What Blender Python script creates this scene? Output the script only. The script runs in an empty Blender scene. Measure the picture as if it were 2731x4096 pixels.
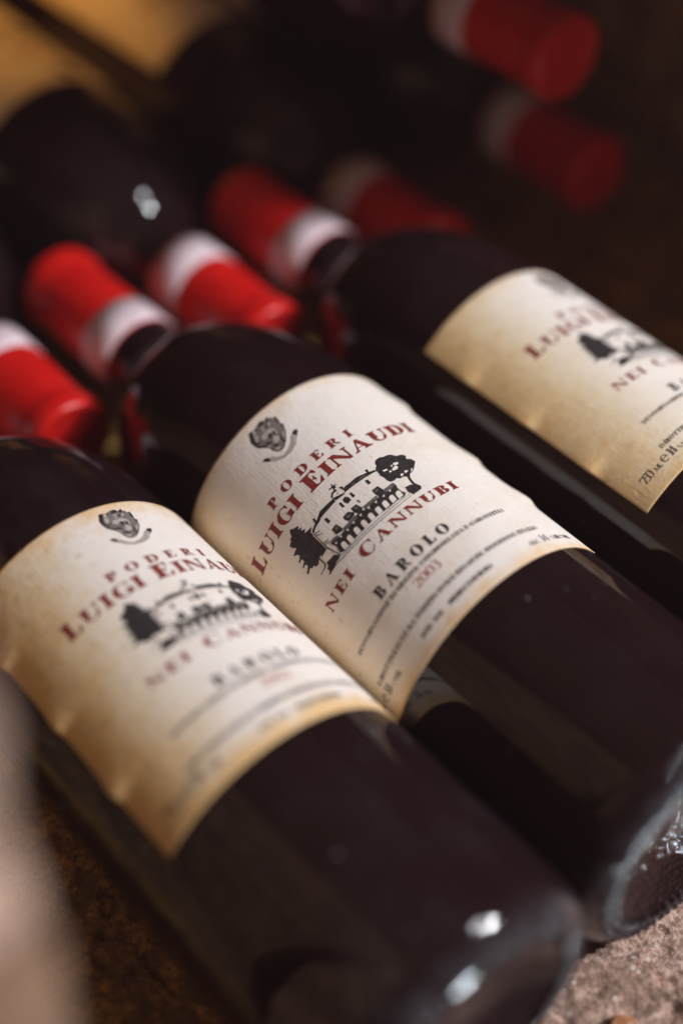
import bpy, bmesh, math, random
import numpy as np
from mathutils import Vector, Matrix
from mathutils.geometry import tessellate_polygon

# ---------------------------------------------------------------- camera, world, lamps
S = 0.001                                   # everything below is written in millimetres
C = bpy.context.scene.collection
scene = bpy.context.scene

cam_d = bpy.data.cameras.new('camera')
cam = bpy.data.objects.new('camera', cam_d); C.objects.link(cam)
rot = Matrix(((0.76868598, 0.45375361, -0.45080985),
              (-0.63962578, 0.54437597, -0.54270955),
              (-0.00084637, 0.70552283, 0.70868669)))
cam.matrix_world = Matrix.Translation(Vector((-190.669, -250.405, 305.833)) * S) @ rot.to_4x4()
cam_d.sensor_fit = 'VERTICAL'; cam_d.sensor_height = 36.0; cam_d.sensor_width = 24.0
cam_d.lens = 53.1
cam_d.clip_start = 0.01; cam_d.clip_end = 50
cam_d.dof.use_dof = True
cam_d.dof.focus_distance = 0.3885
cam_d.dof.aperture_fstop = 2.5
cam_d.dof.aperture_blades = 0
scene.camera = cam

w = bpy.data.worlds.new('World'); scene.world = w; w.use_nodes = True
bg = w.node_tree.nodes['Background']
bg.inputs[0].default_value = (1.0, 0.60, 0.40, 1)
bg.inputs[1].default_value = 0.055

def area_lamp(name, loc, target, power, size, color):
    d = bpy.data.lights.new(name, 'AREA'); d.shape = 'DISK'; d.size = size; d.energy = power; d.color = color
    o = bpy.data.objects.new(name, d); C.objects.link(o)
    o.location = Vector(loc) * S
    o.rotation_euler = (Vector(target) - Vector(loc)).to_track_quat('-Z', 'Y').to_euler()
    return o
# two cool lamps in front of the niche, to the right and above
area_lamp('front_lamp', (680, -690, 800), (0, -30, 0), 9.9, 0.045, (0.97, 0.975, 1.0))
area_lamp('front_lamp', (672, -690, 925), (0, -30, 0), 7.6, 0.045, (0.97, 0.975, 1.0))
# two small bulbs higher up
area_lamp('ceiling_bulb', (500, -500, 880), (0, 60, 0), 1.3, 0.03, (0.93, 0.97, 1.0))
area_lamp('ceiling_bulb', (508, -470, 915), (0, 60, 0), 1.1, 0.03, (0.93, 0.97, 1.0))
# a small cool lamp low down in front, mirrored in the ends of the bottles
area_lamp('low_lamp', (170, -790, -430), (-20, -150, 0), 5.5, 0.045, (0.86, 0.95, 1.0))
# a small warm spot on the back wall of the niche, turned down on the back row
sd = bpy.data.lights.new('niche_lamp', 'SPOT'); sd.energy = 0.62; sd.color = (1.0, 0.43, 0.07)
sd.spot_size = math.radians(50); sd.spot_blend = 0.5; sd.shadow_soft_size = 0.008
so = bpy.data.objects.new('niche_lamp', sd); C.objects.link(so)
so.location = Vector((70, 350, 135)) * S
so.rotation_euler = Vector((-.10, -1, -1.25)).to_track_quat('-Z', 'Y').to_euler()

scene.view_settings.view_transform = 'Standard'
scene.view_settings.look = 'None'
scene.view_settings.exposure = 0.0
scene.view_settings.gamma = 1.0
scene.render.engine = 'CYCLES'
VK=[[(-15.97,32.64),(-15.28,33.44),(-13.7,34.21),(-14.63,34.85),(-13.4,35.32),(-14.32,35.75),(-13.2,36.51),(-14.21,37.03),(-13.34,37.42),(-11.67,37.64),(-13.05,38.52),(-12.9,38.97),(-13.3,39.92),(-13.33,42.07),(-13.5,45.11),(-14.31,45.45),(-15.81,45.01),(-16.99,45.22),(-17.85,45.91),(-18.75,45.66),(-19.08,44.75),(-19.84,44.94),(-20.18,44.22),(-21.73,44.75),(-22.03,44.18),(-20.19,43.34),(-20.37,42.42),(-21.58,42.51),(-21.6,42.13),(-19.91,41.58),(-20.0,40.58),(-21.09,40.71),(-21.17,40.25),(-19.61,39.62),(-19.81,38.67),(-20.77,38.12),(-20.68,37.82),(-18.71,37.44),(-18.88,36.98),(-19.24,36.66),(-19.55,35.31),(-18.21,34.87),(-17.99,34.3),(-17.16,34.22),(-16.69,33.12)],[(-16.43,44.95),(-16.47,47.28),(-16.67,47.84),(-17.33,48.18),(-19.5,48.22),(-19.6,47.99),(-17.45,47.86),(-16.92,47.35),(-16.85,44.99)],[(-16.12,47.57),(-14.63,48.01),(-13.4,48.07),(-12.27,49.69),(-13.17,50.12),(-14.39,50.08),(-15.56,50.52),(-17.63,50.51),(-18.25,50.25),(-17.23,49.81),(-17.36,48.77),(-16.54,48.68)],[(-12.52,38.62),(-10.91,38.08),(-9.58,37.76),(-7.44,36.77),(-6.31,36.78),(-3.29,37.05),(-2.52,37.17),(-2.77,38.21),(-5.71,38.28),(-8.31,38.24),(-9.28,38.63),(-11.04,38.78),(-12.8,39.54)],[(1.53,36.88),(3.39,37.06),(5.74,37.02),(7.82,37.65),(10.59,38.59),(10.65,39.21),(7.43,38.86),(4.7,38.6),(2.21,38.41),(0.93,38.33)],[(-10.12,36.54),(-9.52,36.73),(-9.87,38.24),(-10.52,38.29)],[(8.64,36.88),(9.4,36.95),(9.08,38.27),(8.46,38.42)],[(6.36,39.54),(7.17,39.73),(7.12,41.3),(6.21,41.22)],[(1.07,39.51),(1.68,39.58),(1.73,41.23),(0.9,41.21)],[(-1.2,39.36),(-0.23,39.24),(0.26,40.22),(0.14,41.3),(-1.17,41.43),(-1.52,40.29)],[(-2.68,39.46),(-2.04,39.53),(-2.15,41.28),(-2.84,41.27)],[(-8.12,39.4),(-7.43,39.47),(-7.36,41.13),(-8.26,41.2)],[(5.58,43.26),(7.5,43.3),(7.78,45.41),(7.24,46.21),(5.44,46.04),(5.38,44.61)],[(-1.63,43.07),(0.09,43.26),(0.46,45.29),(-0.12,46.12),(-1.4,45.83),(-1.81,44.4)],[(-4.6,43.15),(-2.76,43.16),(-1.75,44.71),(-2.48,45.31),(-4.45,45.34),(-4.81,44.2)],[(-8.82,43.06),(-7.13,43.0),(-6.84,45.17),(-7.31,45.84),(-9.07,45.13)],[(-2.73,36.44),(-1.84,35.57),(-0.54,35.56),(-0.18,35.74),(-0.5,36.17),(-1.75,36.14),(-2.65,37.0)],[(0.72,35.88),(1.44,36.41),(1.17,36.99),(1.48,37.51),(1.21,38.32),(0.53,38.39),(0.95,37.54),(0.59,36.41)],[(-2.68,36.96),(0.37,38.19),(0.27,38.61),(-2.42,38.22)],[(-1.53,34.15),(0.61,34.27),(0.62,34.65),(-1.54,34.55)],[(-0.19,33.43),(0.04,33.64),(-0.58,35.6),(-0.89,35.57)],[(-0.49,34.34),(0.14,34.22),(0.24,35.27),(-0.47,35.29)],[(-11.85,45.32),(-9.98,46.02),(-7.07,46.17),(-4.85,46.14),(-0.87,45.62),(0.3,46.21),(1.86,46.35),(5.34,46.15),(7.45,45.97),(10.69,45.61),(11.09,46.45),(10.7,47.44),(10.66,48.77),(11.2,50.18),(9.99,50.82),(7.96,50.56),(5.58,50.68),(3.11,50.51),(1.29,50.32),(-1.37,50.28),(-4.19,50.31),(-6.56,50.15),(-9.2,50.16),(-10.99,50.01),(-11.91,49.35),(-11.27,47.24)],[(13.02,36.15),(14.47,35.97),(15.36,36.46),(16.65,36.5),(17.59,36.94),(18.23,38.1),(19.9,38.48),(20.61,39.38),(19.76,40.52),(20.85,41.18),(21.15,42.53),(19.28,44.22),(17.92,45.18),(16.57,45.59),(15.59,46.69),(15.25,45.96),(14.49,45.34),(13.47,45.39),(12.85,44.62),(11.92,44.93),(10.88,44.65),(10.5,43.59),(10.62,42.33),(10.35,41.14),(10.65,40.04),(10.77,38.77),(11.95,37.77),(12.24,36.86)],[(16.16,45.74),(15.5,47.08),(15.14,48.85),(15.74,50.92),(14.95,51.44),(14.55,50.43),(14.5,48.65),(15.11,46.3)],[(12.34,48.52),(13.82,48.68),(14.95,49.61),(15.35,51.53),(14.0,51.78),(12.29,51.87),(11.77,50.27)],[(-12.87,39.45),(-12.68,39.59),(-12.99,45.41),(-12.03,50.03),(-12.29,50.01),(-13.32,45.41)],[(-12.41,39.68),(-11.04,40.33),(-11.11,40.59),(-12.51,39.97)],[(-12.53,40.38),(-11.19,41.44),(-11.31,41.63),(-12.6,40.63)],[(-12.8,43.51),(-11.42,43.96),(-11.47,44.24),(-12.83,43.81)],[(-12.83,44.12),(-11.55,44.66),(-11.62,44.91),(-12.88,44.39)],[(-15.82,45.21),(-13.59,45.19),(-13.56,45.46),(-15.78,45.56)],[(1.01,42.61),(1.4,42.73),(1.27,43.83),(1.01,43.74),(1.15,43.01),(0.88,43.13)],[(-15.42,50.21),(-11.91,50.86),(-7.74,51.34),(-3.01,51.66),(2.22,51.87),(6.74,51.94),(11.63,51.71),(11.57,51.84),(6.66,52.13),(2.16,52.08),(-3.06,51.85),(-7.79,51.53),(-11.95,51.05),(-15.47,50.4)],[(-11.95,50.15),(-9.14,50.47),(-2.36,50.97),(2.89,51.13),(7.45,51.14),(11.8,50.97),(11.77,51.08),(7.39,51.31),(2.83,51.33),(-2.41,51.17),(-9.18,50.67),(-12.0,50.34)]]
VG=[[(7.69,45.32),(11.01,45.23),(11.11,46.24),(7.66,46.65)],[(0.63,45.28),(5.23,45.35),(5.14,46.38),(0.68,46.24)],[(-6.83,45.54),(-2.18,45.48),(-2.43,46.49),(-6.79,46.34)],[(-11.34,44.96),(-8.92,45.43),(-9.05,46.25),(-11.36,45.81)],[(5.94,37.93),(7.44,38.09),(7.64,38.62),(5.5,38.45)],[(3.24,37.81),(4.22,37.82),(4.19,38.24),(3.02,38.24)],[(5.9,43.83),(6.9,43.8),(6.93,44.51),(5.89,44.59)],[(-1.14,43.48),(-0.29,43.67),(-0.18,44.49),(-1.12,44.4)],[(-4.17,43.73),(-3.07,43.87),(-2.86,44.59),(-4.06,44.55)],[(-8.37,43.48),(-7.51,43.58),(-7.39,44.41),(-8.34,44.41)]]
VW=[[(-0.65,36.65),(-0.03,36.53),(0.23,37.0),(-0.11,37.58),(-0.63,37.59),(-0.9,37.11)],[(15.73,39.82),(17.02,40.22),(16.87,40.77),(16.03,40.98),(15.3,40.5)],[(14.53,41.19),(15.61,40.89),(15.95,41.63),(15.25,42.24),(14.16,42.19),(13.76,41.71)],[(11.8,40.21),(12.99,40.34),(13.08,40.98),(11.94,40.8)],[(14.51,44.2),(15.23,44.32),(14.88,44.97),(14.02,44.95)],[(16.04,43.88),(16.92,44.08),(16.79,44.59),(15.64,44.78)],[(12.97,41.49),(13.57,41.55),(13.41,42.11),(12.73,42.07)],[(18.03,44.32),(18.6,44.24),(17.76,45.06),(17.22,45.14)],[(14.74,40.2),(15.21,40.11),(14.81,40.72),(14.38,40.69)],[(8.59,50.53),(10.13,50.3),(10.36,48.77),(10.33,48.31),(9.95,48.15),(9.44,48.23),(8.99,48.53),(8.82,49.01)],[(6.53,50.37),(8.02,50.2),(8.25,48.68),(8.21,48.22),(7.85,48.04),(7.35,48.1),(6.92,48.39),(6.75,48.86)],[(4.2,50.35),(5.65,50.23),(5.86,48.73),(5.83,48.27),(5.47,48.08),(4.99,48.12),(4.57,48.38),(4.41,48.85)],[(1.78,50.37),(3.19,50.31),(3.39,48.81),(3.36,48.36),(3.01,48.15),(2.54,48.17),(2.13,48.41),(1.98,48.88)],[(-0.63,50.24),(0.76,50.24),(0.95,48.76),(0.92,48.3),(0.57,48.08),(0.11,48.08),(-0.29,48.31),(-0.44,48.76)],[(-3.18,50.2),(-1.81,50.26),(-1.62,48.78),(-1.66,48.33),(-1.99,48.09),(-2.45,48.07),(-2.85,48.28),(-2.99,48.73)],[(-5.68,50.03),(-4.32,50.15),(-4.14,48.68),(-4.18,48.22),(-4.52,47.97),(-4.97,47.93),(-5.36,48.12),(-5.51,48.57)],[(-8.35,50.04),(-7.0,50.22),(-6.82,48.76),(-6.86,48.3),(-7.2,48.03),(-7.65,47.97),(-8.04,48.15),(-8.18,48.58)],[(-10.54,49.91),(-9.17,50.13),(-9.01,48.68),(-9.04,48.22),(-9.38,47.94),(-9.84,47.86),(-10.23,48.03),(-10.37,48.46)],[(8.26,46.6),(9.17,46.46),(8.62,47.18)],[(6.05,46.71),(6.93,46.62),(6.39,47.31)],[(3.45,46.68),(4.31,46.62),(3.79,47.29)],[(1.09,46.52),(1.93,46.5),(1.43,47.15)],[(-1.66,46.37),(-0.84,46.39),(-1.33,47.01)],[(-4.32,46.4),(-3.51,46.46),(-3.99,47.06)],[(-6.64,46.55),(-5.83,46.64),(-6.31,47.22)],[(-9.02,46.29),(-8.21,46.41),(-8.69,46.97)],[(-11.1,46.39),(-10.28,46.54),(-10.76,47.09)]]
CM=[[(-4.05,3.05),(-3.15,3.08),(-2.83,3.46),(-1.72,3.31),(-0.29,2.68),(0.95,2.79),(1.3,3.57),(2.74,2.99),(2.72,3.88),(3.4,3.98),(3.29,4.58),(4.41,4.71),(4.04,6.08),(4.09,6.87),(3.87,7.82),(4.26,8.35),(3.35,10.57),(1.13,13.4),(-0.4,14.56),(-1.42,14.77),(-2.56,14.35),(-3.08,13.24),(-3.23,11.98),(-3.85,10.58),(-5.28,8.7),(-5.47,6.85),(-5.47,5.55)],[(-5.51,13.5),(-4.7,13.76),(-3.89,15.06),(-2.42,16.24),(-0.08,15.76),(1.47,14.81),(2.85,13.28),(4.02,12.91),(4.12,14.24),(2.29,16.36),(0.01,17.3),(-2.51,17.21),(-4.6,16.11),(-5.84,14.62)]]
CK=[[(-4.05,3.05),(-2.85,3.27),(-4.31,5.55),(-4.82,7.99),(-4.31,8.93),(-3.31,9.78),(-3.77,10.66),(-5.3,8.73),(-5.57,6.79),(-5.47,5.55)],[(-1.05,3.82),(0.35,2.8),(1.24,3.22),(1.05,3.94),(-0.02,4.22),(-0.83,4.13)],[(1.54,3.65),(2.74,2.99),(2.6,3.95),(1.65,4.57),(1.29,4.24)],[(0.5,4.97),(1.33,5.03),(0.66,5.8),(0.13,5.72)],[(-2.11,3.46),(-1.63,3.39),(-1.85,4.36),(-2.46,4.63)],[(3.11,3.97),(3.22,4.56),(2.77,4.89)],[(3.94,4.72),(4.41,4.71),(4.09,6.98),(3.49,7.07),(3.52,5.97)],[(3.8,7.81),(4.26,8.35),(3.77,9.13),(3.33,8.8)],[(1.43,10.02),(1.29,10.85),(0.91,12.24),(1.01,13.36),(0.54,13.62),(0.32,12.46)],[(-0.77,7.9),(0.04,8.0),(-0.38,9.15),(-1.35,9.4)],[(0.62,8.21),(1.21,8.63),(0.86,9.39),(0.22,9.27)],[(-2.04,11.48),(-1.33,12.12),(-0.55,12.77),(-1.34,12.98),(-2.18,12.32)],[(-3.09,9.02),(-1.91,10.02),(-1.81,10.72),(-3.0,10.37)],[(-3.01,11.66),(-2.81,12.62),(-3.03,13.16),(-3.23,12.41)],[(-3.18,7.23),(-2.53,6.9),(-3.35,8.02),(-3.51,7.94)],[(2.39,11.19),(3.35,10.57),(1.44,13.07),(1.26,13.01)],[(-4.34,7.06),(-3.72,7.83),(-3.94,8.37),(-4.45,7.87)],[(-6.65,12.48),(-5.41,13.13),(-5.79,14.65),(-6.46,13.87),(-7.04,13.07)],[(4.16,12.51),(5.27,12.46),(5.45,13.19),(3.94,14.74),(4.13,13.81),(3.55,13.24)]]
CL=[[(-2.88,3.54),(-2.17,3.77),(-2.73,4.83),(-3.59,5.05),(-3.39,4.28)],[(-3.75,5.19),(-2.73,5.26),(-3.07,6.42),(-3.93,7.28),(-4.34,6.62)],[(-2.53,6.9),(-1.09,6.67),(0.86,6.58),(1.59,7.65),(1.44,9.36),(0.83,9.82),(1.22,8.19),(0.63,7.99),(0.27,8.08),(-0.65,7.73),(-2.12,8.62),(-2.98,7.77)],[(-0.55,4.57),(0.32,5.01),(-0.15,5.28),(-1.07,4.92)],[(-0.96,5.62),(-0.16,5.72),(-0.63,6.31),(-1.31,6.14)],[(1.52,4.98),(2.26,4.98),(1.75,5.93),(1.02,5.92)],[(-0.45,9.56),(0.25,9.61),(0.82,10.69),(0.21,11.77),(-0.93,11.97),(-1.48,11.08)],[(-2.32,12.75),(-0.95,13.47),(-1.74,13.99),(-2.39,13.47)],[(2.16,10.46),(2.91,10.45),(1.88,12.12),(1.27,12.15)],[(-5.31,13.83),(-4.75,14.05),(-4.91,14.91),(-5.52,14.56)],[(2.97,13.53),(3.87,13.75),(2.68,15.61),(1.57,15.92)],[(-3.22,10.69),(-2.57,10.79),(-2.8,11.33),(-3.33,11.28)]]

# ---------------------------------------------------------------- helpers
def tag(o, label=None, cat=None, group=None, kind=None):
    if label: o['label'] = label
    if cat: o['category'] = cat
    if group: o['group'] = group
    if kind: o['kind'] = kind
    return o

def empty(name):
    o = bpy.data.objects.new(name, None); o.empty_display_size = 0.02; C.objects.link(o); return o

def mesh_obj(name, verts, faces, mat, parent=None, smooth=True, uvs=None):
    me = bpy.data.meshes.new(name)
    me.from_pydata([(x * S, y * S, z * S) for x, y, z in verts], [], faces)
    me.materials.append(mat)
    if uvs is not None:
        uv = me.uv_layers.new(name='UVMap')
        li = np.empty(len(me.loops), dtype=np.int32); me.loops.foreach_get('vertex_index', li)
        uv.data.foreach_set('uv', np.asarray(uvs, dtype=np.float32)[li].ravel())
    if smooth: me.polygons.foreach_set('use_smooth', [True] * len(me.polygons))
    me.update()
    o = bpy.data.objects.new(name, me); C.objects.link(o)
    if parent: o.parent = parent
    return o

def lathe(name, prof, mat, parent, n=96, cap0=True, cap1=True):
    """profile of (y, r) turned about the Y axis"""
    v, f = [], []
    for y, r in prof:
        for k in range(n):
            a = 2 * math.pi * k / n
            v.append((r * math.sin(a), y, r * math.cos(a)))
    m = len(prof)
    for i in range(m - 1):
        for k in range(n):
            k2 = (k + 1) % n
            f.append((i * n + k, i * n + k2, (i + 1) * n + k2, (i + 1) * n + k))
    if cap0:
        v.append((0, prof[0][0], 0)); c = len(v) - 1
        for k in range(n): f.append((c, (k + 1) % n, k))
    if cap1:
        v.append((0, prof[-1][0], 0)); c = len(v) - 1; b = (m - 1) * n
        for k in range(n): f.append((c, b + k, b + (k + 1) % n))
    return mesh_obj(name, v, f, mat, parent)

def spline(pts, n):
    """Catmull-Rom through the profile points"""
    P = [np.array(p, float) for p in pts]; out = []
    for i in range(len(P) - 1):
        p0 = P[max(i - 1, 0)]; p1 = P[i]; p2 = P[i + 1]; p3 = P[min(i + 2, len(P) - 1)]
        for k in range(n):
            t = k / n
            out.append(0.5 * ((2 * p1) + (-p0 + p2) * t + (2 * p0 - 5 * p1 + 4 * p2 - p3) * t * t + (-p0 + 3 * p1 - 3 * p2 + p3) * t ** 3))
    out.append(P[-1]); return [tuple(p) for p in out]

def vnoise(shape_xy, cell, seed):
    """value noise sampled at coordinates (X, Y)"""
    X, Y = shape_xy; rng = np.random.default_rng(seed)
    T = rng.random((256, 256))
    x = X / cell + 1000; y = Y / cell + 1000
    xi = np.floor(x).astype(int); yi = np.floor(y).astype(int); fx = x - xi; fy = y - yi
    fx = fx * fx * (3 - 2 * fx); fy = fy * fy * (3 - 2 * fy)
    g = lambda a, b: T[a % 256, b % 256]
    return (g(xi, yi) * (1 - fx) * (1 - fy) + g(xi + 1, yi) * fx * (1 - fy) + g(xi, yi + 1) * (1 - fx) * fy + g(xi + 1, yi + 1) * fx * fy)

# ---------------------------------------------------------------- materials
class NT:
    def __init__(s, name):
        s.m = bpy.data.materials.new(name); s.m.use_nodes = True; s.t = s.m.node_tree
        s.b = s.t.nodes['Principled BSDF']; s.out = s.t.nodes['Material Output']
    def n(s, typ, **kw):
        nd = s.t.nodes.new(typ)
        for k, v in kw.items():
            if k.startswith('i_'): nd.inputs[k[2:].replace('_', ' ')].default_value = v
            else: setattr(nd, k, v)
        return nd
    def l(s, a, b): s.t.links.new(a, b)
    def math(s, op, a, b=None, clamp=False):
        nd = s.t.nodes.new('ShaderNodeMath'); nd.operation = op; nd.use_clamp = clamp
        for i, q in enumerate((a, b)):
            if q is None: continue
            if isinstance(q, (int, float)): nd.inputs[i].default_value = q
            else: s.l(q, nd.inputs[i])
        return nd.outputs[0]
    def ramp(s, fac, lo, hi):
        nd = s.t.nodes.new('ShaderNodeMapRange'); nd.interpolation_type = 'SMOOTHSTEP'
        s.l(fac, nd.inputs[0]); nd.inputs[1].default_value = lo; nd.inputs[2].default_value = hi
        return nd.outputs[0]
    def mix(s, fac, a, b):
        nd = s.t.nodes.new('ShaderNodeMix'); nd.data_type = 'RGBA'
        if isinstance(fac, (int, float)): nd.inputs[0].default_value = fac
        else: s.l(fac, nd.inputs[0])
        for q, i in ((a, 6), (b, 7)):
            if isinstance(q, tuple): nd.inputs[i].default_value = (*q, 1)
            else: s.l(q, nd.inputs[i])
        return nd.outputs[2]
    def noise(s, vec, scale, detail=4, rough=.55, dim='3D', w=None):
        nd = s.t.nodes.new('ShaderNodeTexNoise'); nd.noise_dimensions = dim
        nd.inputs['Scale'].default_value = scale; nd.inputs['Detail'].default_value = detail; nd.inputs['Roughness'].default_value = rough
        s.l(vec, nd.inputs['Vector'])
        if w is not None: s.l(w, nd.inputs['W'])
        return nd.outputs[0]
    def bump(s, h, strength, dist):
        nd = s.t.nodes.new('ShaderNodeBump'); nd.inputs['Strength'].default_value = strength; nd.inputs['Distance'].default_value = dist
        s.l(h, nd.inputs['Height']); return nd.outputs[0]

def glass_mat(name, dust, specks, heel=0.0):
    """dark bottle glass with wine behind it, under a film of cellar dust"""
    m = NT(name); tc = m.n('ShaderNodeTexCoord'); P = tc.outputs['Object']
    m.b.inputs['Base Color'].default_value = (0.012, 0.0050, 0.0060, 1)
    m.b.inputs['IOR'].default_value = 1.5
    n1 = m.noise(P, 60, 5, .6); n2 = m.noise(P, 900, 3, .6)
    m.l(m.math('ADD', m.math('MULTIPLY', m.ramp(n1, .4, .75), .08), .03), m.b.inputs['Roughness'])
    # long waves in moulded glass
    mp = m.n('ShaderNodeMapping'); mp.inputs['Scale'].default_value = (1, .12, 1); m.l(P, mp.inputs[0])
    wv = m.noise(mp.outputs[0], 45, 2, .5)
    sep = m.n('ShaderNodeSeparateXYZ'); m.l(P, sep.inputs[0])
    hm = m.ramp(sep.outputs[1], -0.1425, -0.1455)
    kn = m.noise(P, 760, 1, .6)
    hgt = m.math('ADD', m.math('MULTIPLY', wv, .5), m.math('MULTIPLY', m.math('MULTIPLY', kn, hm), heel))
    nb = m.bump(hgt, 1.0, .0016)
    m.l(nb, m.b.inputs['Normal'])
    d = m.t.nodes.new('ShaderNodeBsdfPrincipled'); d.inputs['Base Color'].default_value = (.29, .31, .35, 1)
    d.inputs['Roughness'].default_value = 1; d.inputs['Specular IOR Level'].default_value = .1
    vo = m.n('ShaderNodeTexVoronoi'); vo.inputs['Scale'].default_value = 330; vo.inputs['Randomness'].default_value = 1
    mp2 = m.n('ShaderNodeMapping'); mp2.inputs['Scale'].default_value = (1, .7, 1.2); mp2.inputs['Rotation'].default_value = (.4, .3, .8)
    nv = m.n('ShaderNodeTexNoise'); nv.inputs['Scale'].default_value = 500; m.l(P, nv.inputs['Vector'])
    ad = m.n('ShaderNodeMix', data_type='VECTOR'); ad.inputs[0].default_value = .004; m.l(P, ad.inputs[4]); m.l(nv.outputs['Color'], ad.inputs[5])
    m.l(ad.outputs[1], mp2.inputs[0]); m.l(mp2.outputs[0], vo.inputs['Vector'])
    cs = m.n('ShaderNodeSeparateColor'); m.l(vo.outputs['Color'], cs.inputs[0])
    sp = m.math('MULTIPLY', m.ramp(vo.outputs['Distance'], .16, .06), m.math('GREATER_THAN', cs.outputs[0], .62))
    clump = m.ramp(m.noise(P, 38, 3, .6), .45, .65)
    sp = m.math('MULTIPLY', m.math('MULTIPLY', sp, clump), specks)
    film = m.math('MULTIPLY', m.ramp(m.math('ADD', m.math('MULTIPLY', n1, .7), m.math('MULTIPLY', n2, .3)), .42, .75), dust)
    wear = m.math('MULTIPLY', m.math('MULTIPLY', m.ramp(sep.outputs[1], -0.1462, -0.1520), m.ramp(m.noise(P, 150, 4, .65), .25, .7)), .13)
    rad = m.math('SQRT', m.math('ADD', m.math('POWER', sep.outputs[0], 2), m.math('POWER', sep.outputs[2], 2)))
    wear = m.math('MULTIPLY', wear, m.ramp(rad, .0262, .0285))
    fac = m.math('ADD', m.math('ADD', film, sp), wear, True)
    mx = m.n('ShaderNodeMixShader'); m.l(fac, mx.inputs[0]); m.l(m.b.outputs[0], mx.inputs[1]); m.l(d.outputs[0], mx.inputs[2])
    m.l(mx.outputs[0], m.out.inputs[0])
    return m.m

def paper_mat():
    """aged laid paper: brown along the edges, foxing, fibres"""
    m = NT('aged_label_paper'); uv = m.n('ShaderNodeUVMap'); uv.uv_map = 'UVMap'
    oi = m.n('ShaderNodeObjectInfo'); W = m.math('MULTIPLY', oi.outputs['Random'], 40)
    # the uv of a label is in millimetres / 100
    U = uv.outputs[0]; sep = m.n('ShaderNodeSeparateXYZ'); m.l(U, sep.inputs[0]); u, v = sep.outputs[0], sep.outputs[1]
    big = m.noise(U, 6, 4, .6, '4D', W); mid = m.noise(U, 22, 5, .65, '4D', W); fine = m.noise(U, 160, 3, .6, '4D', W)
    def edge(dist, width):
        e = m.math('SUBTRACT', 1, m.math('DIVIDE', dist, width))
        return m.math('MAXIMUM', e, -2)
    el = edge(m.math('ADD', u, .485), .20); er = edge(m.math('SUBTRACT', .485, u), .05)
    eb = edge(m.math('SUBTRACT', .87, v), .055); et = edge(v, .05)
    e = m.math('MAXIMUM', m.math('MAXIMUM', el, m.math('MULTIPLY', er, .45)), m.math('MAXIMUM', eb, m.math('MULTIPLY', et, .6)))
    e2 = m.math('ADD', e, m.math('MULTIPLY', m.math('SUBTRACT', mid, .5), 1.7))
    e2 = m.math('ADD', e2, m.math('MULTIPLY', m.math('SUBTRACT', big, .5), 1.2))
    vary = m.math('FRACT', m.math('MULTIPLY', oi.outputs['Random'], 7.31))
    e2 = m.math('ADD', e2, m.math('MULTIPLY', m.math('SUBTRACT', vary, .5), .45))
    stain = m.ramp(e2, -.25, 1.15)
    age = m.ramp(m.math('ADD', big, m.math('MULTIPLY', m.math('SUBTRACT', mid, .5), .6)), .40, .78)
    # left third: paper yellowing, with warm fill light put into the colour
    lef = m.ramp(u, -.10, -.40)
    base = m.mix(m.math('MULTIPLY', age, .38), (.86, .79, .745), (.74, .59, .43))
    base = m.mix(m.math('MULTIPLY', lef, .80), base, (.87, .68, .40))
    base = m.mix(m.math('MULTIPLY', stain, .88), base, (.78, .48, .18))
    vo = m.n('ShaderNodeTexVoronoi'); vo.voronoi_dimensions = '4D'; vo.inputs['Scale'].default_value = 13; m.l(U, vo.inputs['Vector']); m.l(W, vo.inputs['W'])
    cs = m.n('ShaderNodeSeparateColor'); m.l(vo.outputs['Color'], cs.inputs[0])
    fx = m.math('MULTIPLY', m.ramp(m.math('ADD', vo.outputs['Distance'], m.math('MULTIPLY', mid, .25)), .30, .14), m.math('GREATER_THAN', cs.outputs[0], .55))
    base = m.mix(m.math('MULTIPLY', fx, .5), base, (.46, .27, .11))
    sm = m.ramp(m.math('ADD', m.noise(U, 34, 5, .7, '4D', W), m.math('MULTIPLY', lef, .06)), .60, .72)
    base = m.mix(m.math('MULTIPLY', sm, .45), base, (.50, .31, .14))
    dk = m.ramp(m.noise(U, 120, 2, .5, '4D', W), .72, .78)
    base = m.mix(m.math('MULTIPLY', dk, .35), base, (.25, .16, .09))
    base = m.mix(m.math('MULTIPLY', m.ramp(fine, .35, .7), .10), base, (.60, .48, .38))
    m.l(base, m.b.inputs['Base Color'])
    m.b.inputs['Roughness'].default_value = .62; m.b.inputs['Specular IOR Level'].default_value = .35
    mp = m.n('ShaderNodeMapping'); mp.inputs['Scale'].default_value = (260, 14, 1); m.l(U, mp.inputs[0])
    laid = m.noise(mp.outputs[0], 1, 2, .5)
    mp3 = m.n('ShaderNodeMapping'); mp3.inputs['Scale'].default_value = (75, 120, 1); m.l(U, mp3.inputs[0])
    h = m.math('ADD', m.math('MULTIPLY', laid, .6), m.math('MULTIPLY', m.noise(mp3.outputs[0], 1, 3, .6), .7))
    h = m.math('ADD', h, m.math('MULTIPLY', m.noise(U, 12, 2, .5), 2.0))
    m.l(m.bump(h, .55, .0003), m.b.inputs['Normal'])
    return m.m

def ink_mat(name, col, col2):
    m = NT(name); tc = m.n('ShaderNodeTexCoord')
    n = m.ramp(m.noise(tc.outputs['Object'], 1400, 3, .6), .35, .7)
    m.l(m.mix(n, col, col2), m.b.inputs['Base Color'])
    m.b.inputs['Roughness'].default_value = .55; m.b.inputs['Specular IOR Level'].default_value = .3
    return m.m

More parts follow.
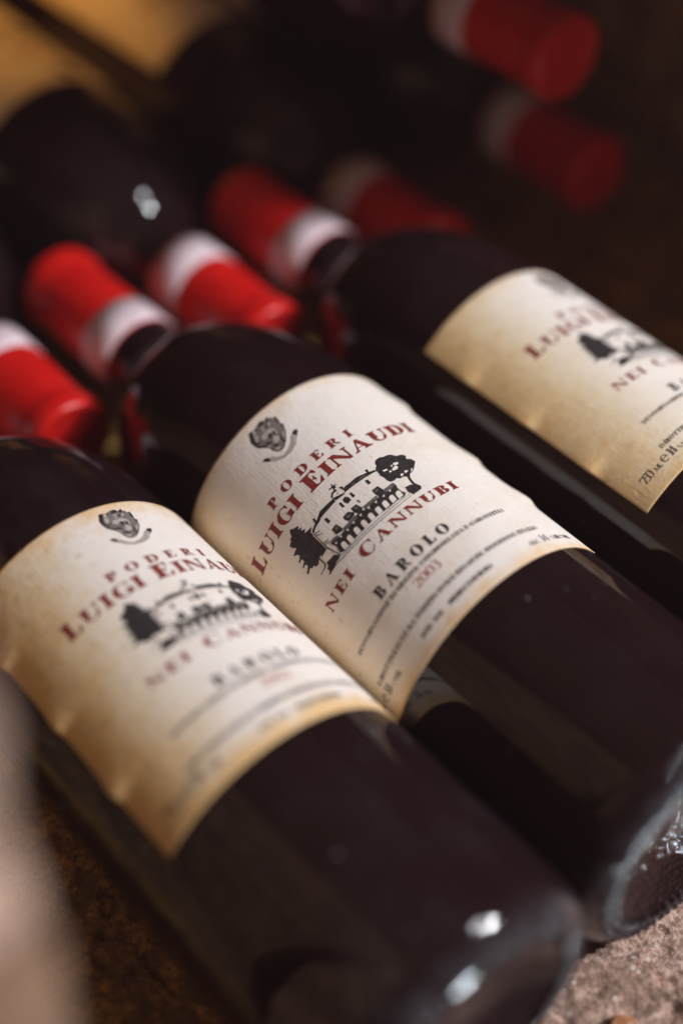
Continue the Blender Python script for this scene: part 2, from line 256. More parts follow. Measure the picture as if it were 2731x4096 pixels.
def capsule_mat():
    m = NT('red_foil_capsule'); tc = m.n('ShaderNodeTexCoord'); P = tc.outputs['Object']
    n = m.ramp(m.noise(P, 90, 4, .6), .3, .75)
    m.l(m.mix(n, (.58, .008, .007), (.66, .013, .010)), m.b.inputs['Base Color'])
    m.b.inputs['Roughness'].default_value = .32
    mp = m.n('ShaderNodeMapping'); mp.inputs['Scale'].default_value = (1, .25, 1); m.l(P, mp.inputs[0])
    m.l(m.bump(m.noise(mp.outputs[0], 190, 4, .6), .55, .0011), m.b.inputs['Normal'])
    return m.m

def band_mat():
    m = NT('seal_strip_paper'); tc = m.n('ShaderNodeTexCoord'); P = tc.outputs['Object']
    n = m.ramp(m.noise(P, 130, 4, .65), .4, .65)
    m.l(m.mix(n, (.80, .67, .72), (.66, .50, .55)), m.b.inputs['Base Color'])
    m.b.inputs['Roughness'].default_value = .6
    return m.m

def stone_mat(name, a, b, c, scale, dark, inner_shade=None):
    m = NT(name); tc = m.n('ShaderNodeTexCoord'); P = tc.outputs['Object']
    big = m.noise(P, 14 * scale, 4, .6); mid = m.noise(P, 70 * scale, 5, .65); fine = m.noise(P, 520 * scale, 4, .7)
    col = m.mix(m.ramp(big, .38, .66), a, b)
    col = m.mix(m.math('MULTIPLY', m.ramp(m.noise(P, 42 * scale, 4, .65), .54, .68), .8), col, c)
    col = m.mix(m.math('MULTIPLY', m.ramp(mid, .58, .40), .62), col, dark)
    col = m.mix(m.math('MULTIPLY', m.ramp(fine, .60, .40), .8), col, dark)
    vo = m.n('ShaderNodeTexVoronoi'); vo.inputs['Scale'].default_value = 420 * scale; m.l(P, vo.inputs['Vector'])
    cs = m.n('ShaderNodeSeparateColor'); m.l(vo.outputs['Color'], cs.inputs[0])
    gr = m.math('MULTIPLY', m.ramp(vo.outputs['Distance'], .34, .2), m.math('GREATER_THAN', cs.outputs[0], .86))
    col = m.mix(m.math('MULTIPLY', gr, .8), col, (.68, .60, .56))
    if inner_shade:                                # niche shade put into the floor colour, behind the paler front sill
        sp = m.n('ShaderNodeSeparateXYZ'); m.l(P, sp.inputs[0])
        q = m.math('ADD', sp.outputs[1], m.math('MULTIPLY', m.math('SUBTRACT', big, .5), .05))
        col = m.mix(m.ramp(q, -.150, -.118), col, m.mix(m.ramp(fine, .35, .65), inner_shade[1], m.mix(m.ramp(mid, .4, .65), inner_shade[1], inner_shade[0])))
    m.l(col, m.b.inputs['Base Color'])
    m.b.inputs['Roughness'].default_value = .85
    h = m.math('ADD', m.math('MULTIPLY', fine, .5), mid)
    m.l(m.bump(h, .9, .0022), m.b.inputs['Normal'])
    return m.m

M_glass = glass_mat('dark_bottle_glass', .016, .35, .10)
M_glass_dusty = glass_mat('dusty_bottle_glass', .022, 1.1, .06)
M_glass_heel = glass_mat('dark_bottle_glass_stippled', .010, .40, .38)
M_paper = paper_mat()
M_red = ink_mat('red_printing_ink', (.20, .022, .018), (.27, .045, .034))
M_black = ink_mat('black_printing_ink', (.022, .018, .020), (.050, .042, .044))
M_gray = ink_mat('hatched_printing_ink', (.10, .085, .08), (.20, .17, .155))
M_text = ink_mat('small_text_ink', (.075, .06, .055), (.12, .10, .09))
M_mid = ink_mat('crest_mid_ink', (.16, .135, .13), (.24, .20, .19))
M_light = ink_mat('crest_light_ink', (.42, .37, .34), (.52, .46, .42))
M_ribbon = ink_mat('crest_ribbon_ink', (.38, .32, .29), (.46, .40, .36))
M_red_small = ink_mat('vintage_red_ink', (.36, .085, .06), (.42, .12, .09))
M_cap = capsule_mat()
M_band = band_mat()
M_floor = stone_mat('rough_niche_stone', (.64, .43, .35), (.70, .51, .44), (.62, .27, .13), 1.0, (.16, .09, .06), ((.72, .38, .08), (.16, .085, .026)))
M_wall = stone_mat('old_niche_wall', (.46, .26, .11), (.54, .32, .15), (.40, .22, .09), .7, (.08, .05, .03))
M_stone_brown = stone_mat('brown_pier_stone', (.46, .23, .13), (.52, .29, .17), (.40, .18, .09), .8, (.12, .065, .04))
M_stone_dark = stone_mat('shaded_dark_stone', (.26, .10, .05), (.32, .14, .075), (.22, .08, .04), .8, (.07, .04, .03))
M_mortar = stone_mat('grey_mortar', (.36, .30, .24), (.42, .36, .30), (.30, .25, .2), 1.2, (.15, .12, .1))
M_pier = stone_mat('lit_pink_stone', (.68, .40, .28), (.76, .50, .38), (.60, .31, .19), .8, (.30, .18, .13))

# ---------------------------------------------------------------- lettering
T_, e_, h_, sh_ = .30, .10, .075, .05
def rect(x0, y0, x1, y1): return [(x0, y0), (x1, y0), (x1, y1), (x0, y1)]
def foot(x0, x1, y=0, up=1):
    b = .07
    return [[(x0 - e_, y), (x1 + e_, y), (x1 + e_, y + up * h_), (x1, y + up * (h_ + b)), (x0, y + up * (h_ + b)), (x0 - e_, y + up * h_)]]
def stem(x, t=T_): return [rect(x, .02, x + t, .98)] + foot(x, x + t) + foot(x, x + t, 1, -1)
def arc(cx, cy, rx, ry, a0, a1, ti, th, n=14):
    o = [(cx + rx * math.cos(a), cy + ry * math.sin(a)) for a in np.linspace(a0, a1, n)]
    i = [(cx + (rx - ti) * math.cos(a), cy + (ry - th) * math.sin(a)) for a in np.linspace(a1, a0, n)]
    return o + i
def stroke(pts, ws):
    P = np.array(pts, float); n = len(P); L, R = [], []
    for i in range(n):
        d = P[min(i + 1, n - 1)] - P[max(i - 1, 0)]; d = d / (np.linalg.norm(d) + 1e-9); nn = np.array([-d[1], d[0]])
        L.append(tuple(P[i] + nn * ws[i] / 2)); R.append(tuple(P[i] - nn * ws[i] / 2))
    return L + R[::-1]
PI = math.pi
def glyph(c):
    """(polygons, width) of a high-contrast roman letter, cap height 1"""
    t = T_
    if c == 'I': return stem(e_), t + 2 * e_
    if c == 'L': return stem(e_) + [rect(e_ + t, 0, .74, .06), [(.74, 0), (.80, .36), (.76, .36), (.55, .06), (.55, 0)]], .82
    if c in 'EF':
        g = stem(e_) + [rect(e_ + t, .94, .72, 1), [(.72, 1), (.76, .70), (.72, .70), (.55, .94), (.55, 1)], rect(e_ + t, .48, .56, .54), [(.54, .68), (.57, .68), (.57, .34), (.54, .34), (.48, .51)]]
        if c == 'E': g += [rect(e_ + t, 0, .76, .06), [(.76, 0), (.82, .34), (.78, .34), (.58, .06), (.58, 0)]]
        return g, .84
    if c in 'PR':
        g = stem(e_) + [rect(e_ + t, .94, .5, 1), rect(e_ + t, .44, .5, .50), arc(.48, .72, .34, .28, -PI / 2, PI / 2, t * .95, .05)]
        if c == 'R': return g + [[(.44, .46), (.62, .46), (.90, .05), (1.0, .04), (1.0, 0), (.74, 0)]], 1.0
        return g, .86
    if c == 'B': return stem(e_) + [rect(e_ + t, .94, .5, 1), rect(e_ + t, .49, .52, .54), rect(e_ + t, 0, .52, .06), arc(.48, .76, .31, .24, -PI / 2, PI / 2, t * .9, .05), arc(.50, .27, .36, .27, -PI / 2, PI / 2, t, .05)], .90
    if c == 'D': return stem(e_) + [rect(e_ + t, .94, .48, 1), rect(e_ + t, 0, .48, .06), arc(.46, .5, .52, .5, -PI / 2, PI / 2, t, .055, 20)], 1.0
    if c in 'OQ': return [arc(.52, .5, .50, .52, PI / 2, 3 * PI / 2, t, .05, 18), arc(.52, .5, .50, .52, -PI / 2, PI / 2, t, .05, 18)], 1.04
    if c in 'CG':
        g = [arc(.54, .5, .52, .52, PI * .36, PI * 1.64, t, .055, 26), [(.70, .93), (.86, .98), (.90, 1.0), (.90, .66), (.86, .66), (.80, .82)]]
        if c == 'C': g += [[(.68, .04), (.80, .12), (.92, .30), (.89, .32), (.76, .16), (.66, .08)]]
        else: g += [rect(.68, .06, .68 + t, .42), [(.60, .42), (1.0, .42), (1.0, .47), (.60, .47)]]
        return g, 1.0
    if c == 'U': return [rect(e_, .34, e_ + t, .98)] + foot(e_, e_ + t, 1, -1) + [arc(.50, .36, .40, .38, PI, 2 * PI, t * .6, .07, 16), rect(.84, .34, .90, .98)] + foot(.84, .90, 1, -1), 1.02
    if c == 'N': return [rect(e_, .02, e_ + .09, .98)] + foot(e_, e_ + .06) + [[(0, 1), (.34, 1), (.99, .02), (.99, -.02), (.82, -.02), (.06, .90), (0, .93)], rect(.90, 0, .99, .98)] + foot(.90, .99, 1, -1), 1.10
    if c == 'A': return [[(.50, 1.02), (.58, 1.02), (.95, .04), (.68, .04), (.42, .80)], [(.50, 1.02), (.20, .04), (.10, .04), (.45, 1.0)], rect(.24, .28, .74, .34)] + foot(.09, .17) + foot(.68, .95), 1.06
    if c == 'T': return stem(.36)[:2] + [rect(.06, .94, .9, 1), [(.06, 1), (.02, .68), (.06, .68), (.22, .94)], [(.90, 1), (.94, .68), (.90, .68), (.74, .94)]], .96
    if c == 'M': return [rect(e_, .02, e_ + .06, .98)] + foot(e_, e_ + .06) + [[(0, 1), (.26, 1), (.62, .1), (.52, 0)], [(.54, .1), (.58, 0), (1.0, .95), (.94, .98)], rect(.94, .02, .94 + t, .98)] + foot(.94, .94 + t) + foot(.94, .94 + t, 1, -1), 1.28
    if c in 'VY':
        if c == 'Y': return [rect(.38, 0, .38 + t, .45)] + foot(.38, .62) + [[(.02, 1), (.28, 1), (.58, .45), (.40, .40)], [(.54, .45), (.60, .42), (.92, 1), (.86, 1)]], .96
        return [[(.02, 1), (.30, 1), (.60, .1), (.52, -.02)], [(.52, .05), (.56, -.02), (.95, 1), (.88, 1)]] + foot(.08, .24, 1, -1) + foot(.86, .94, 1, -1), 1.0
    if c == 'Z': return [rect(.06, .94, .80, 1), rect(.04, 0, .82, .06), [(.54, .96), (.80, .96), (.32, .04), (.06, .04)], [(.06, 1), (.04, .7), (.08, .7), (.2, .94)], [(.82, 0), (.86, .32), (.82, .32), (.68, .06)]], .88
    if c == 'S': return [stroke([(.66, .72), (.60, .92), (.40, .99), (.18, .90), (.14, .72), (.28, .58), (.50, .46), (.64, .32), (.62, .12), (.42, .01), (.18, .06), (.10, .30)], [.04, .05, .06, .12, .2, .24, .25, .22, .14, .06, .05, .04])], .76
    if c == '0': return [arc(.36, .5, .34, .52, PI / 2, 3 * PI / 2, .17, .05, 16), arc(.36, .5, .34, .52, -PI / 2, PI / 2, .17, .05, 16)], .74
    if c == '1': return [rect(.18, 0, .36, 1), [(.18, 1), (.02, .84), (.18, .88)]] + foot(.18, .36), .52
    if c == '2': return [stroke([(.08, .72), (.14, .92), (.34, 1.0), (.54, .88), (.54, .68), (.36, .40), (.10, .06)], [.14, .1, .07, .16, .18, .12, .06]), rect(.06, 0, .62, .13), [(.56, .1), (.66, .3), (.62, 0)]], .70
    if c == '3': return [stroke([(.08, .84), (.20, .97), (.36, 1.0), (.52, .86), (.48, .64), (.28, .52)], [.12, .08, .06, .16, .16, .05]), stroke([(.28, .54), (.52, .42), (.56, .22), (.42, .02), (.22, -.01), (.06, .14)], [.05, .16, .18, .12, .06, .13])], .68
    if c == '4': return [rect(.40, 0, .56, 1), [(.44, 1), (.50, 1), (.08, .30), (.0, .30)], rect(0, .24, .70, .32)] + foot(.40, .56), .74
    if c == '5': return [[(.12, 1), (.60, 1), (.56, .86), (.16, .86)], rect(.12, .50, .17, .98), stroke([(.14, .54), (.36, .62), (.56, .46), (.56, .2), (.36, .0), (.06, .10)], [.05, .08, .16, .18, .08, .12])], .68
    if c == '7': return [[(.04, 1), (.64, 1), (.64, .92), (.60, .86), (.08, .86)], [(.52, .88), (.63, .92), (.36, 0), (.18, 0)], [(.04, 1), (.02, .68), (.07, .68), (.12, .88)]], .68
    if c == 'e': return [arc(.36, .36, .34, .37, .05, PI * 1.72, .12, .07, 22), rect(.12, .36, .68, .43)], .74
    if c == '.': return [rect(.06, 0, .2, .14)], .28
    if c == ',': return [[(.06, .14), (.2, .14), (.2, 0), (.1, -.14), (.06, -.12), (.12, 0), (.06, 0)]], .28
    if c == '%': return [arc(.2, .76, .18, .24, 0, PI, .09, .05), arc(.2, .76, .18, .24, PI, 2 * PI, .09, .05), arc(.72, .24, .18, .24, 0, PI, .09, .05), arc(.72, .24, .18, .24, PI, 2 * PI, .09, .05), [(.2, 0), (.26, 0), (.74, 1), (.68, 1)]], .94
    return [], .45

def text_polys(txt, x0, x1, base, h, caps=None, bow=0.0, xs=1.0):
    """letters set from x0 to x1 (mm along the label) on the baseline v = base; caps: {index: height}"""
    caps = caps or {}
    hs = [caps.get(i, h) for i in range(len(txt))]
    g = [glyph(c) for c in txt]
    tot = sum(q[1] * k * xs for q, k in zip(g, hs)); gap = (x1 - x0 - tot) / max(1, len(txt) - 1)
    out = []; x = x0
    for (pol, wd), k in zip(g, hs):
        for p in pol: out.append([(x + a * k * xs, base - b * k) for a, b in p])
        x += wd * k * xs + gap
    return out

# ---------------------------------------------------------------- the label sheet and its print
LW, LH, LR = 48.5, 87.0, 37.62
def lift(s, v):
    """how far the sheet has come off the glass, in mm: puckers along both side edges"""
    hgt = 0.0
    for edge, cs, A in ((s + LW, (18.5, 42.5, 66.5), 1.25), (LW - s, (13.4, 42.3, 62.5), .8)):
        for c, k in zip(cs, (.9, 1.0, 1.1)):
            d = v - c; wd = np.where(d < 0, 6.0, 2.2)
            hgt = hgt + A * k * np.exp(-(d / wd) ** 2) * np.exp(-(np.maximum(edge, 0) / 4.6) ** 1.5)
    return hgt
def wrap(s, v, off):
    r = LR + off + lift(np.asarray(s), np.asarray(v)); a = np.asarray(s) / 37.7
    return r * np.sin(a), -np.asarray(v), r * np.cos(a)

def label_sheet(parent):
    ns, nv = 180, 130
    s = np.linspace(-LW, LW, ns); v = np.linspace(0, LH, nv)
    Sg, Vg = np.meshgrid(s, v)
    # the cut edge is not ruler straight
    rng = np.random.default_rng(5)
    x, y, z = wrap(Sg, Vg, .0)
    verts = list(zip(x.ravel(), y.ravel(), z.ravel())); uvs = np.stack([Sg.ravel() / 100, Vg.ravel() / 100], 1).tolist()
    f = [(j * ns + i, j * ns + i + 1, (j + 1) * ns + i + 1, (j + 1) * ns + i) for j in range(nv - 1) for i in range(ns - 1)]
    f = [q[::-1] for q in f]
    ring = [i for i in range(ns)] + [j * ns + ns - 1 for j in range(1, nv)] + [(nv - 1) * ns + i for i in range(ns - 2, -1, -1)] + [j * ns for j in range(nv - 2, 0, -1)]
    b = len(verts)
    for q in ring:
        X, Y, Z = wrap(Sg.ravel()[q], Vg.ravel()[q], -.14); verts.append((float(X), float(Y), float(Z))); uvs.append(uvs[q])
    m = len(ring)
    for k in range(m):
        k2 = (k + 1) % m; f.append((ring[k], ring[k2], b + k2, b + k))
    o = mesh_obj('paper_label', verts, f, M_paper, parent, True, uvs)
    return o

def clip(poly, x, keep_less):
    out = []
    for i in range(len(poly)):
        a, b = poly[i], poly[(i + 1) % len(poly)]
        ia = (a[0] <= x) if keep_less else (a[0] >= x); ib = (b[0] <= x) if keep_less else (b[0] >= x)
        if ia: out.append(a)
        if ia != ib:
            t = (x - a[0]) / (b[0] - a[0]); out.append((x, a[1] + t * (b[1] - a[1])))
    return out

def print_mesh(name, polys, mat, parent, off0=.03, step=.0022, strip=.8, uv=False):
    """flat print laid on the sheet: every shape cut into narrow strips that follow the curve of the bottle"""
    verts, faces, uvs = [], [], []
    for k, poly in enumerate(polys):
        off = off0 + step * k
        tris = tessellate_polygon([[Vector((a, b, 0)) for a, b in poly]])
        for t in tris:
            tri = [poly[i] for i in t]
            x0 = min(p[0] for p in tri); x1 = max(p[0] for p in tri)
            a = math.floor(x0 / strip)
            while a * strip < x1:
                c = clip(clip(tri, (a + 1) * strip, True), a * strip, False); a += 1
                if len(c) < 3: continue
                ar = sum(c[i][0] * c[(i + 1) % len(c)][1] - c[(i + 1) % len(c)][0] * c[i][1] for i in range(len(c)))
                if abs(ar) < 1e-6: continue
                if ar > 0: c = c[::-1]
                i0 = len(verts)
                for s, v in c:
                    x, y, z = wrap(s, v, off); verts.append((float(x), float(y), float(z))); uvs.append((s / 100, v / 100))
                faces.append(tuple(range(i0, i0 + len(c))))
    return mesh_obj(name, verts, faces, mat, parent, False, uvs)

def printed_label(parent, full=True):
    lab = label_sheet(parent)
    print_mesh('lettering', text_polys('PODERI', -15.2, 15.0, 25.0, 2.9, xs=1.25), M_red, lab)
    print_mesh('lettering', text_polys('LUIGI', -31.8, -8.3, 31.1, 4.4, {0: 5.1}, xs=1.2) + text_polys('EINAUDI', -5.0, 32.4, 31.1, 4.4, {0: 5.2}, xs=1.22), M_red, lab)
    print_mesh('lettering', text_polys('NEI', -25.4, -13.6, 56.7, 3.1, xs=1.3) + text_polys('CANNUBI', -9.0, 23.8, 56.6, 3.15, {0: 3.8}, xs=1.3), M_red, lab)
    print_mesh('lettering', text_polys('BAROLO', -14.2, 11.4, 67.0, 3.3), M_black, lab)
    print_mesh('lettering', text_polys('DENOMINAZIONE DI ORIGINE CONTROLLATA E GARANTITA', -29.3, 27.4, 69.7, 1.25), M_text, lab)
    print_mesh('lettering', text_polys('2003', -6.0, 2.6, 73.3, 2.7, xs=1.15), M_red_small, lab)
    print_mesh('lettering', text_polys('IMBOTTIGLIATO DA PODERI LUIGI EINAUDI, DOGLIANI, ITALIA', -32.2, 30.8, 78.6, 1.35), M_text, lab)
    print_mesh('lettering', text_polys('RED WINE', -14.2, -6.0, 82.8, 1.3) + text_polys('PRODUCT OF ITALY', -3.8, 10.8, 82.8, 1.3), M_text, lab)
    print_mesh('lettering', text_polys('750', -42.8, -38.6, 82.2, 2.6) + text_polys('ML', -38.0, -35.6, 82.1, 1.4) + text_polys('e', -35.0, -32.8, 82.2, 3.2) + text_polys('14', -32.2, -29.6, 82.2, 2.6) + text_polys('% VOL', -29.2, -24.6, 82.4, 1.3), M_text, lab)
    print_mesh('lettering', text_polys('ALC.', 23.0, 27.4, 83.1, 1.5) + text_polys('14', 28.0, 30.8, 83.1, 2.5) + text_polys('% BY VOL.', 31.6, 40.5, 83.1, 1.5), M_text, lab)
    v = print_mesh('villa_picture', VK, M_black, lab)
    print_mesh('picture_hatching', VG, M_gray, lab, .12)
    print_mesh('picture_openings', VW, M_paper, lab, .12, .001, uv=True)
    print_mesh('crest', CM[:1], M_mid, lab)
    print_mesh('crest_ribbon', CM[1:], M_ribbon, lab, .034)
    print_mesh('crest_shading', CK, M_black, lab, .04)
    print_mesh('crest_highlights', CL, M_light, lab, .085)
    return lab

# ---------------------------------------------------------------- bottles
RG = 37.45
body_prof = ([(-144, 0.01), (-144.3, 6), (-145.5, 14), (-148, 21), (-151.2, 26.0)] + spline([(-152.9, 29.0), (-152.6, 31.2), (-151.3, 33.6), (-148.8, 35.8), (-145.2, 37.1), (-141, RG)], 5)
             + [(y, RG) for y in (-120, -80, -40, 0)] + spline([(8, RG), (15, 37.2), (23, 36.5), (31, 35.1), (37, 33.4), (42, 31.8), (47, 29.5), (52, 26.5), (57, 22.5), (61, 18.6), (64, 16.0), (67, 14.5), (70, 14.0), (76, 13.85)], 4)
             + [(90, 13.75), (100, 13.3), (122, 13.0), (127, 13.0)])
cap_prof = [(76.8, 13.7), (76.9, 13.9), (87, 13.9), (103, 13.65), (114, 13.4), (117.6, 13.35), (119.0, 13.5), (120.2, 14.1), (121.4, 14.4), (125.6, 14.4), (126.8, 14.2), (127.7, 13.6), (128.0, 12.8), (128.0, 11.6), (127.6, 10.6), (127.5, 6.0)]
band_prof = [(77.6, 13.9), (77.6, 14.15), (84, 14.13), (91.6, 14.05), (91.6, 13.8)]

knurl_mesh = []
def make_knurl(mat):
    bm = bmesh.new(); rng = random.Random(4)
    for rr, yy, n in ((27.4, -152.3, 64), (29.6, -152.85, 70), (31.9, -152.1, 74)):
        for k in range(n):
            a = 2 * math.pi * (k + rng.uniform(-.12, .12)) / n
            q = rng.uniform(.75, 1.05)
            m = Matrix.Translation(Vector((rr * math.sin(a), yy, rr * math.cos(a))) * S) @ Matrix.Rotation(a, 4, 'Y') @ Matrix.Diagonal((.8 * q, .75 * q, 1.05 * q, 1))
            bmesh.ops.create_uvsphere(bm, u_segments=10, v_segments=6, radius=1.0 * S, matrix=m)
    for f in bm.faces: f.smooth = True
    me = bpy.data.meshes.new('knurled_ring'); bm.to_mesh(me); bm.free(); me.materials.append(mat); knurl_mesh.append(me)
make_knurl(M_glass_heel)
def make_bottle(glass, dim_band=False):
    root = empty('wine_bottle')
    body = lathe('glass_body', body_prof, glass, root, 128)
    cap = lathe('foil_capsule', cap_prof, M_cap, root, 72, cap0=False)
    if knurl_mesh:
        k = bpy.data.objects.new('knurled_ring', knurl_mesh[0]); C.objects.link(k); k.parent = root
    lathe('seal_strip', band_prof, M_band, root, 72, cap0=False, cap1=False)
    return root

def kids(o): return [c for c in bpy.data.objects if c.parent == o]
def copy_tree(o, parent=None):
    c = o.copy(); C.objects.link(c); c.parent = parent
    for k in kids(o): copy_tree(k, c)
    return c

first = make_bottle(M_glass)
printed_label(first)

def place(o, x, y, z, turn, rev=False, label=None, group=None, cat='wine bottle'):
    o.rotation_mode = 'XYZ'
    # spin about the bottle's own axis first, then point the neck
    m = Matrix.Rotation(math.radians(180) if rev else 0, 4, 'Z') @ Matrix.Rotation(math.radians(turn), 4, 'Y')
    o.matrix_world = Matrix.Translation(Vector((x, y, z)) * S) @ m
    tag(o, label, cat, group)
    return o
def reglass(o, mat):
    for k in kids(o):
        if k.name.startswith('glass_body'):
            k.data = k.data.copy(); k.data.materials[0] = mat

G1 = 'labelled bottles lying with their bases to the front'
G2 = 'bottles lying with their necks to the front'
b2 = first
b1 = copy_tree(first); b3 = copy_tree(first)
revs = [copy_tree(first) for _ in range(5)]
place(b2, 0, 0, 0, -21.6, False, 'dark wine bottle with the villa label in sharp focus, lying between two alike bottles', G1)
place(b1, -75.2, -3.0, 0, 18.9, False, 'dusty dark wine bottle nearest the camera, its blurred label reaching the left edge', G1)
place(b3, 76.0, -.3, 0, 26.6, False, 'dark wine bottle at the right whose label runs out of the picture', G1)
reglass(b1, M_glass_dusty); reglass(b2, M_glass_heel)
RV = [(-38, 188, -2.5, 20, 'bottle whose red capsule and white strip poke in at the left edge'),
      (37.5, 186, -2.5, -20, 'bottle whose bright red capsule ends just above the sharp label'),
      (113, 188, -2.5, -25, 'bottle with an orange lit strip on its dim red neck'),
      (191, 188, -2.5, 30, 'dark bottle at the far right, a faint brown strip on its neck'),
      (151, 174, 64, 70, 'bottle lying on top of the back row, its dim red capsule at the top right')]
for o, (x, y, z, tn, lb) in zip(revs, RV): place(o, x, y, z, tn, True, lb, G2)

# ---------------------------------------------------------------- the niche
def rough_sheet(name, X, Y, H, mat, axis='z', parent=None):
    """X, Y grids and heights H -> one displaced sheet"""
    ny, nx = X.shape
    if axis == 'z': v = np.stack([X, Y, H], -1)
    elif axis == 'x': v = np.stack([H, X, Y], -1)
    else: v = np.stack([X, H, Y], -1)
    idx = np.arange(nx * ny).reshape(ny, nx)
    f = np.stack([idx[:-1, :-1], idx[:-1, 1:], idx[1:, 1:], idx[1:, :-1]], -1).reshape(-1, 4)
    return mesh_obj(name, v.reshape(-1, 3).tolist(), f.tolist(), mat, parent)
def relief(X, Y, seed):
    n = lambda c, k: vnoise((X, Y), c, seed + k)
    r = 1.8 * n(40, 0) + 2.2 * n(13, 1) + 1.6 * np.abs(n(6, 2) - .5) * 2 + .8 * n(2.4, 3) + .45 * n(1.1, 4)
    pit = np.clip(n(4.5, 5) - .62, 0, 1) * 8 + np.clip(n(9, 6) - .7, 0, 1) * 9
    return r + pit
xs = np.concatenate([np.arange(-420, -170, 9), np.arange(-170, 70, .8), np.arange(70, 430, 7)])
ys = np.concatenate([np.arange(-206, -20, .8), np.arange(-20, 430, 9)])
X, Y = np.meshgrid(xs, ys)
H = -37.7 - relief(X, Y, 11) * .75
front = np.clip((-176 - Y + 6 * (vnoise((X, Y), 18, 40) - .5)) / 26, 0, 1.5)     # the worn front edge of the sill
H = H - 22 * front ** 1.6 - 3.5 * np.clip((Y - 30) / 50, 0, 1)
fl = rough_sheet('stone_floor', X, Y, H, M_floor); tag(fl, kind='structure')

def slab(name, x0, x1, y0, y1, z0, z1, mat, seed, step=6.0, amp=1.0):
    """a rough stone block: six displaced sides, closed"""
    bm = bmesh.new()
    nx, ny, nz = [max(2, int((b - a) / step)) for a, b in ((x0, x1), (y0, y1), (z0, z1))]
    def side(fn, na, nb):
        g = [[bm.verts.new(fn(i / na, j / nb)) for j in range(nb + 1)] for i in range(na + 1)]
        for i in range(na):
            for j in range(nb): bm.faces.new((g[i][j], g[i + 1][j], g[i + 1][j + 1], g[i][j + 1]))
    L = lambda a, b, t: a + (b - a) * t
    side(lambda a, b: (L(x0, x1, a), y0, L(z0, z1, b)), nx, nz); side(lambda a, b: (L(x0, x1, a), y1, L(z0, z1, 1 - b)), nx, nz)
    side(lambda a, b: (x0, L(y0, y1, a), L(z0, z1, 1 - b)), ny, nz); side(lambda a, b: (x1, L(y0, y1, a), L(z0, z1, b)), ny, nz)
    side(lambda a, b: (L(x0, x1, a), L(y0, y1, 1 - b), z0), nx, ny); side(lambda a, b: (L(x0, x1, a), L(y0, y1, b), z1), nx, ny)
    bmesh.ops.remove_doubles(bm, verts=bm.verts, dist=.01)
    bmesh.ops.recalc_face_normals(bm, faces=bm.faces); bm.normal_update()
    P = np.array([v.co for v in bm.verts]); N = np.array([v.normal for v in bm.verts])
    q = (P[:, 0] * .7 + P[:, 1] * 1.1, P[:, 2] + P[:, 0] * .35)
    d = amp * (2.2 * (vnoise(q, 30, seed) - .5) + 1.6 * (vnoise(q, 11, seed + 1) - .5))
    P = P + N * d[:, None]
    for v, p in zip(bm.verts, P): v.co = p * S
    me = bpy.data.meshes.new(name); bm.to_mesh(me); bm.free(); me.materials.append(mat)
    o = bpy.data.objects.new(name, me); C.objects.link(o); return o

def stone_pier(label, x0, x1, y0, y1, seed, courses):
    """squared stones laid one on another with recessed mortar beds"""
    root = empty('stone_pier'); root.location = Vector(((x0 + x1) / 2, (y0 + y1) / 2, -60)) * S; tag(root, label, 'stone pier')
    bpy.context.view_layer.update(); inv = root.matrix_world.inverted()
    for i, (z0, z1, mt) in enumerate(courses):
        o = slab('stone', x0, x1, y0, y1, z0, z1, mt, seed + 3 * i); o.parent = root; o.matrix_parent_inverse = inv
        if i:
            b = slab('mortar_bed', x0 + 3, x1 - 3, y0 + 3, y1 - 3, z0 - 5, z0 + 1, M_mortar, seed + 50 + i, 9, .3); b.parent = root; b.matrix_parent_inverse = inv
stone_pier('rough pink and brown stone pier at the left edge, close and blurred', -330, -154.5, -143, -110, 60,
           [(-60, 118, M_stone_brown), (122, 170, M_pier), (174, 290, M_stone_dark), (294, 420, M_stone_brown)])  # pale middle stone and darker upper one put lit and shaded tones into colour
stone_pier('rough stone pier at the right of the niche mouth, out of the picture', 256, 310, -143, -100, 160,
           [(-60, 60, M_pier), (64, 170, M_stone_brown), (174, 300, M_pier), (304, 430, M_stone_dark), (434, 560, M_stone_brown)])
tag(slab('stone_wall', 262, 420, -95, 380, -60, 366, M_wall, 70, 9), 'dim brown stone side wall of the niche at the far right', 'wall')
tag(slab('stone_wall', -420, -190, -108, 380, -60, 420, M_wall, 75, 9), 'dark stone side wall of the niche at the left, behind the pier', 'wall')
tag(slab('back_wall', -330, 420, 366, 430, -60, 420, M_wall, 80, 12), 'dark back wall of the niche behind the row of bottles', 'wall')
tag(slab('added_vault', -330, 420, -92, 380, 366, 420, M_wall, 90, 14), 'unseen stone roof added over the niche to shade the back row', 'stone roof')  # unseen slab added to block the light from above

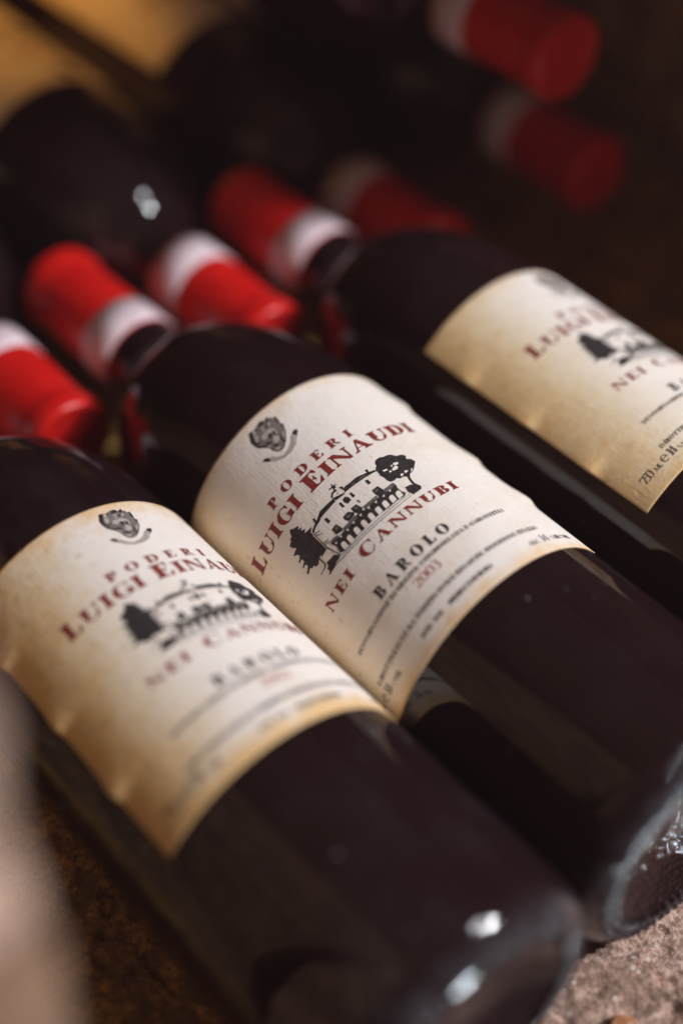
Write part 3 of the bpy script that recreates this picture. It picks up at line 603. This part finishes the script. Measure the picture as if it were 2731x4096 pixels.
def chip(loc, size, seed, mat, label, name='brick_chip', cat='brick chip'):
    bm = bmesh.new(); bmesh.ops.create_icosphere(bm, subdivisions=4, radius=1.0)
    P = np.array([v.co for v in bm.verts]); q = (P[:, 0] * 10 + P[:, 2] * 4, P[:, 1] * 10 - P[:, 2] * 5)
    d = 1 + .55 * (vnoise(q, 9, seed) - .5) + .25 * (vnoise(q, 3.5, seed + 1) - .5)
    for v, k in zip(bm.verts, d): v.co = Vector((max(-.8, min(.8, v.co.x * k)) * size[0], max(-.75, min(.8, v.co.y * k)) * size[1], max(-.7, min(.7, v.co.z * k)) * size[2])) * S
    for f in bm.faces: f.smooth = True
    me = bpy.data.meshes.new(name); bm.to_mesh(me); bm.free(); me.materials.append(mat)
    o = bpy.data.objects.new(name, me); C.objects.link(o); o.location = Vector(loc) * S; o.rotation_euler = (.2, -.15, .7)
    return tag(o, label, cat)
M_chip = stone_mat('orange_brick', (.62, .25, .10), (.68, .32, .15), (.55, .2, .08), 1.3, (.3, .12, .05))
chip((-33.5, -166, -40.5), (7, 4.5, 4), 5, M_chip, 'small orange brick chip on the pale stone sill at the bottom edge')
chip((162, -6, -39), (6, 5, 4.5), 9, M_pier, 'small pale stone chip on the dark floor right of the bottles', 'stone_chip', 'stone chip')

# thin veil added to lift the blacks: one box round the camera and everything else
bm = bmesh.new(); bmesh.ops.create_cube(bm, size=1.0)
for v in bm.verts: v.co = Vector((v.co.x * 2.8, v.co.y * 2.8 - .15, v.co.z * 2.1 - .06))
me = bpy.data.meshes.new('added_haze'); bm.to_mesh(me); bm.free()
hz = bpy.data.objects.new('added_haze', me); C.objects.link(hz); tag(hz, kind='stuff')
hm = bpy.data.materials.new('black_lift_veil'); hm.use_nodes = True; ht = hm.node_tree; ht.nodes.clear()
ho = ht.nodes.new('ShaderNodeOutputMaterial'); hv = ht.nodes.new('ShaderNodeVolumePrincipled')
hv.inputs['Color'].default_value = (1.0, .58, .62, 1); hv.inputs['Density'].default_value = .030
ht.links.new(hv.outputs[0], ho.inputs['Volume']); me.materials.append(hm)
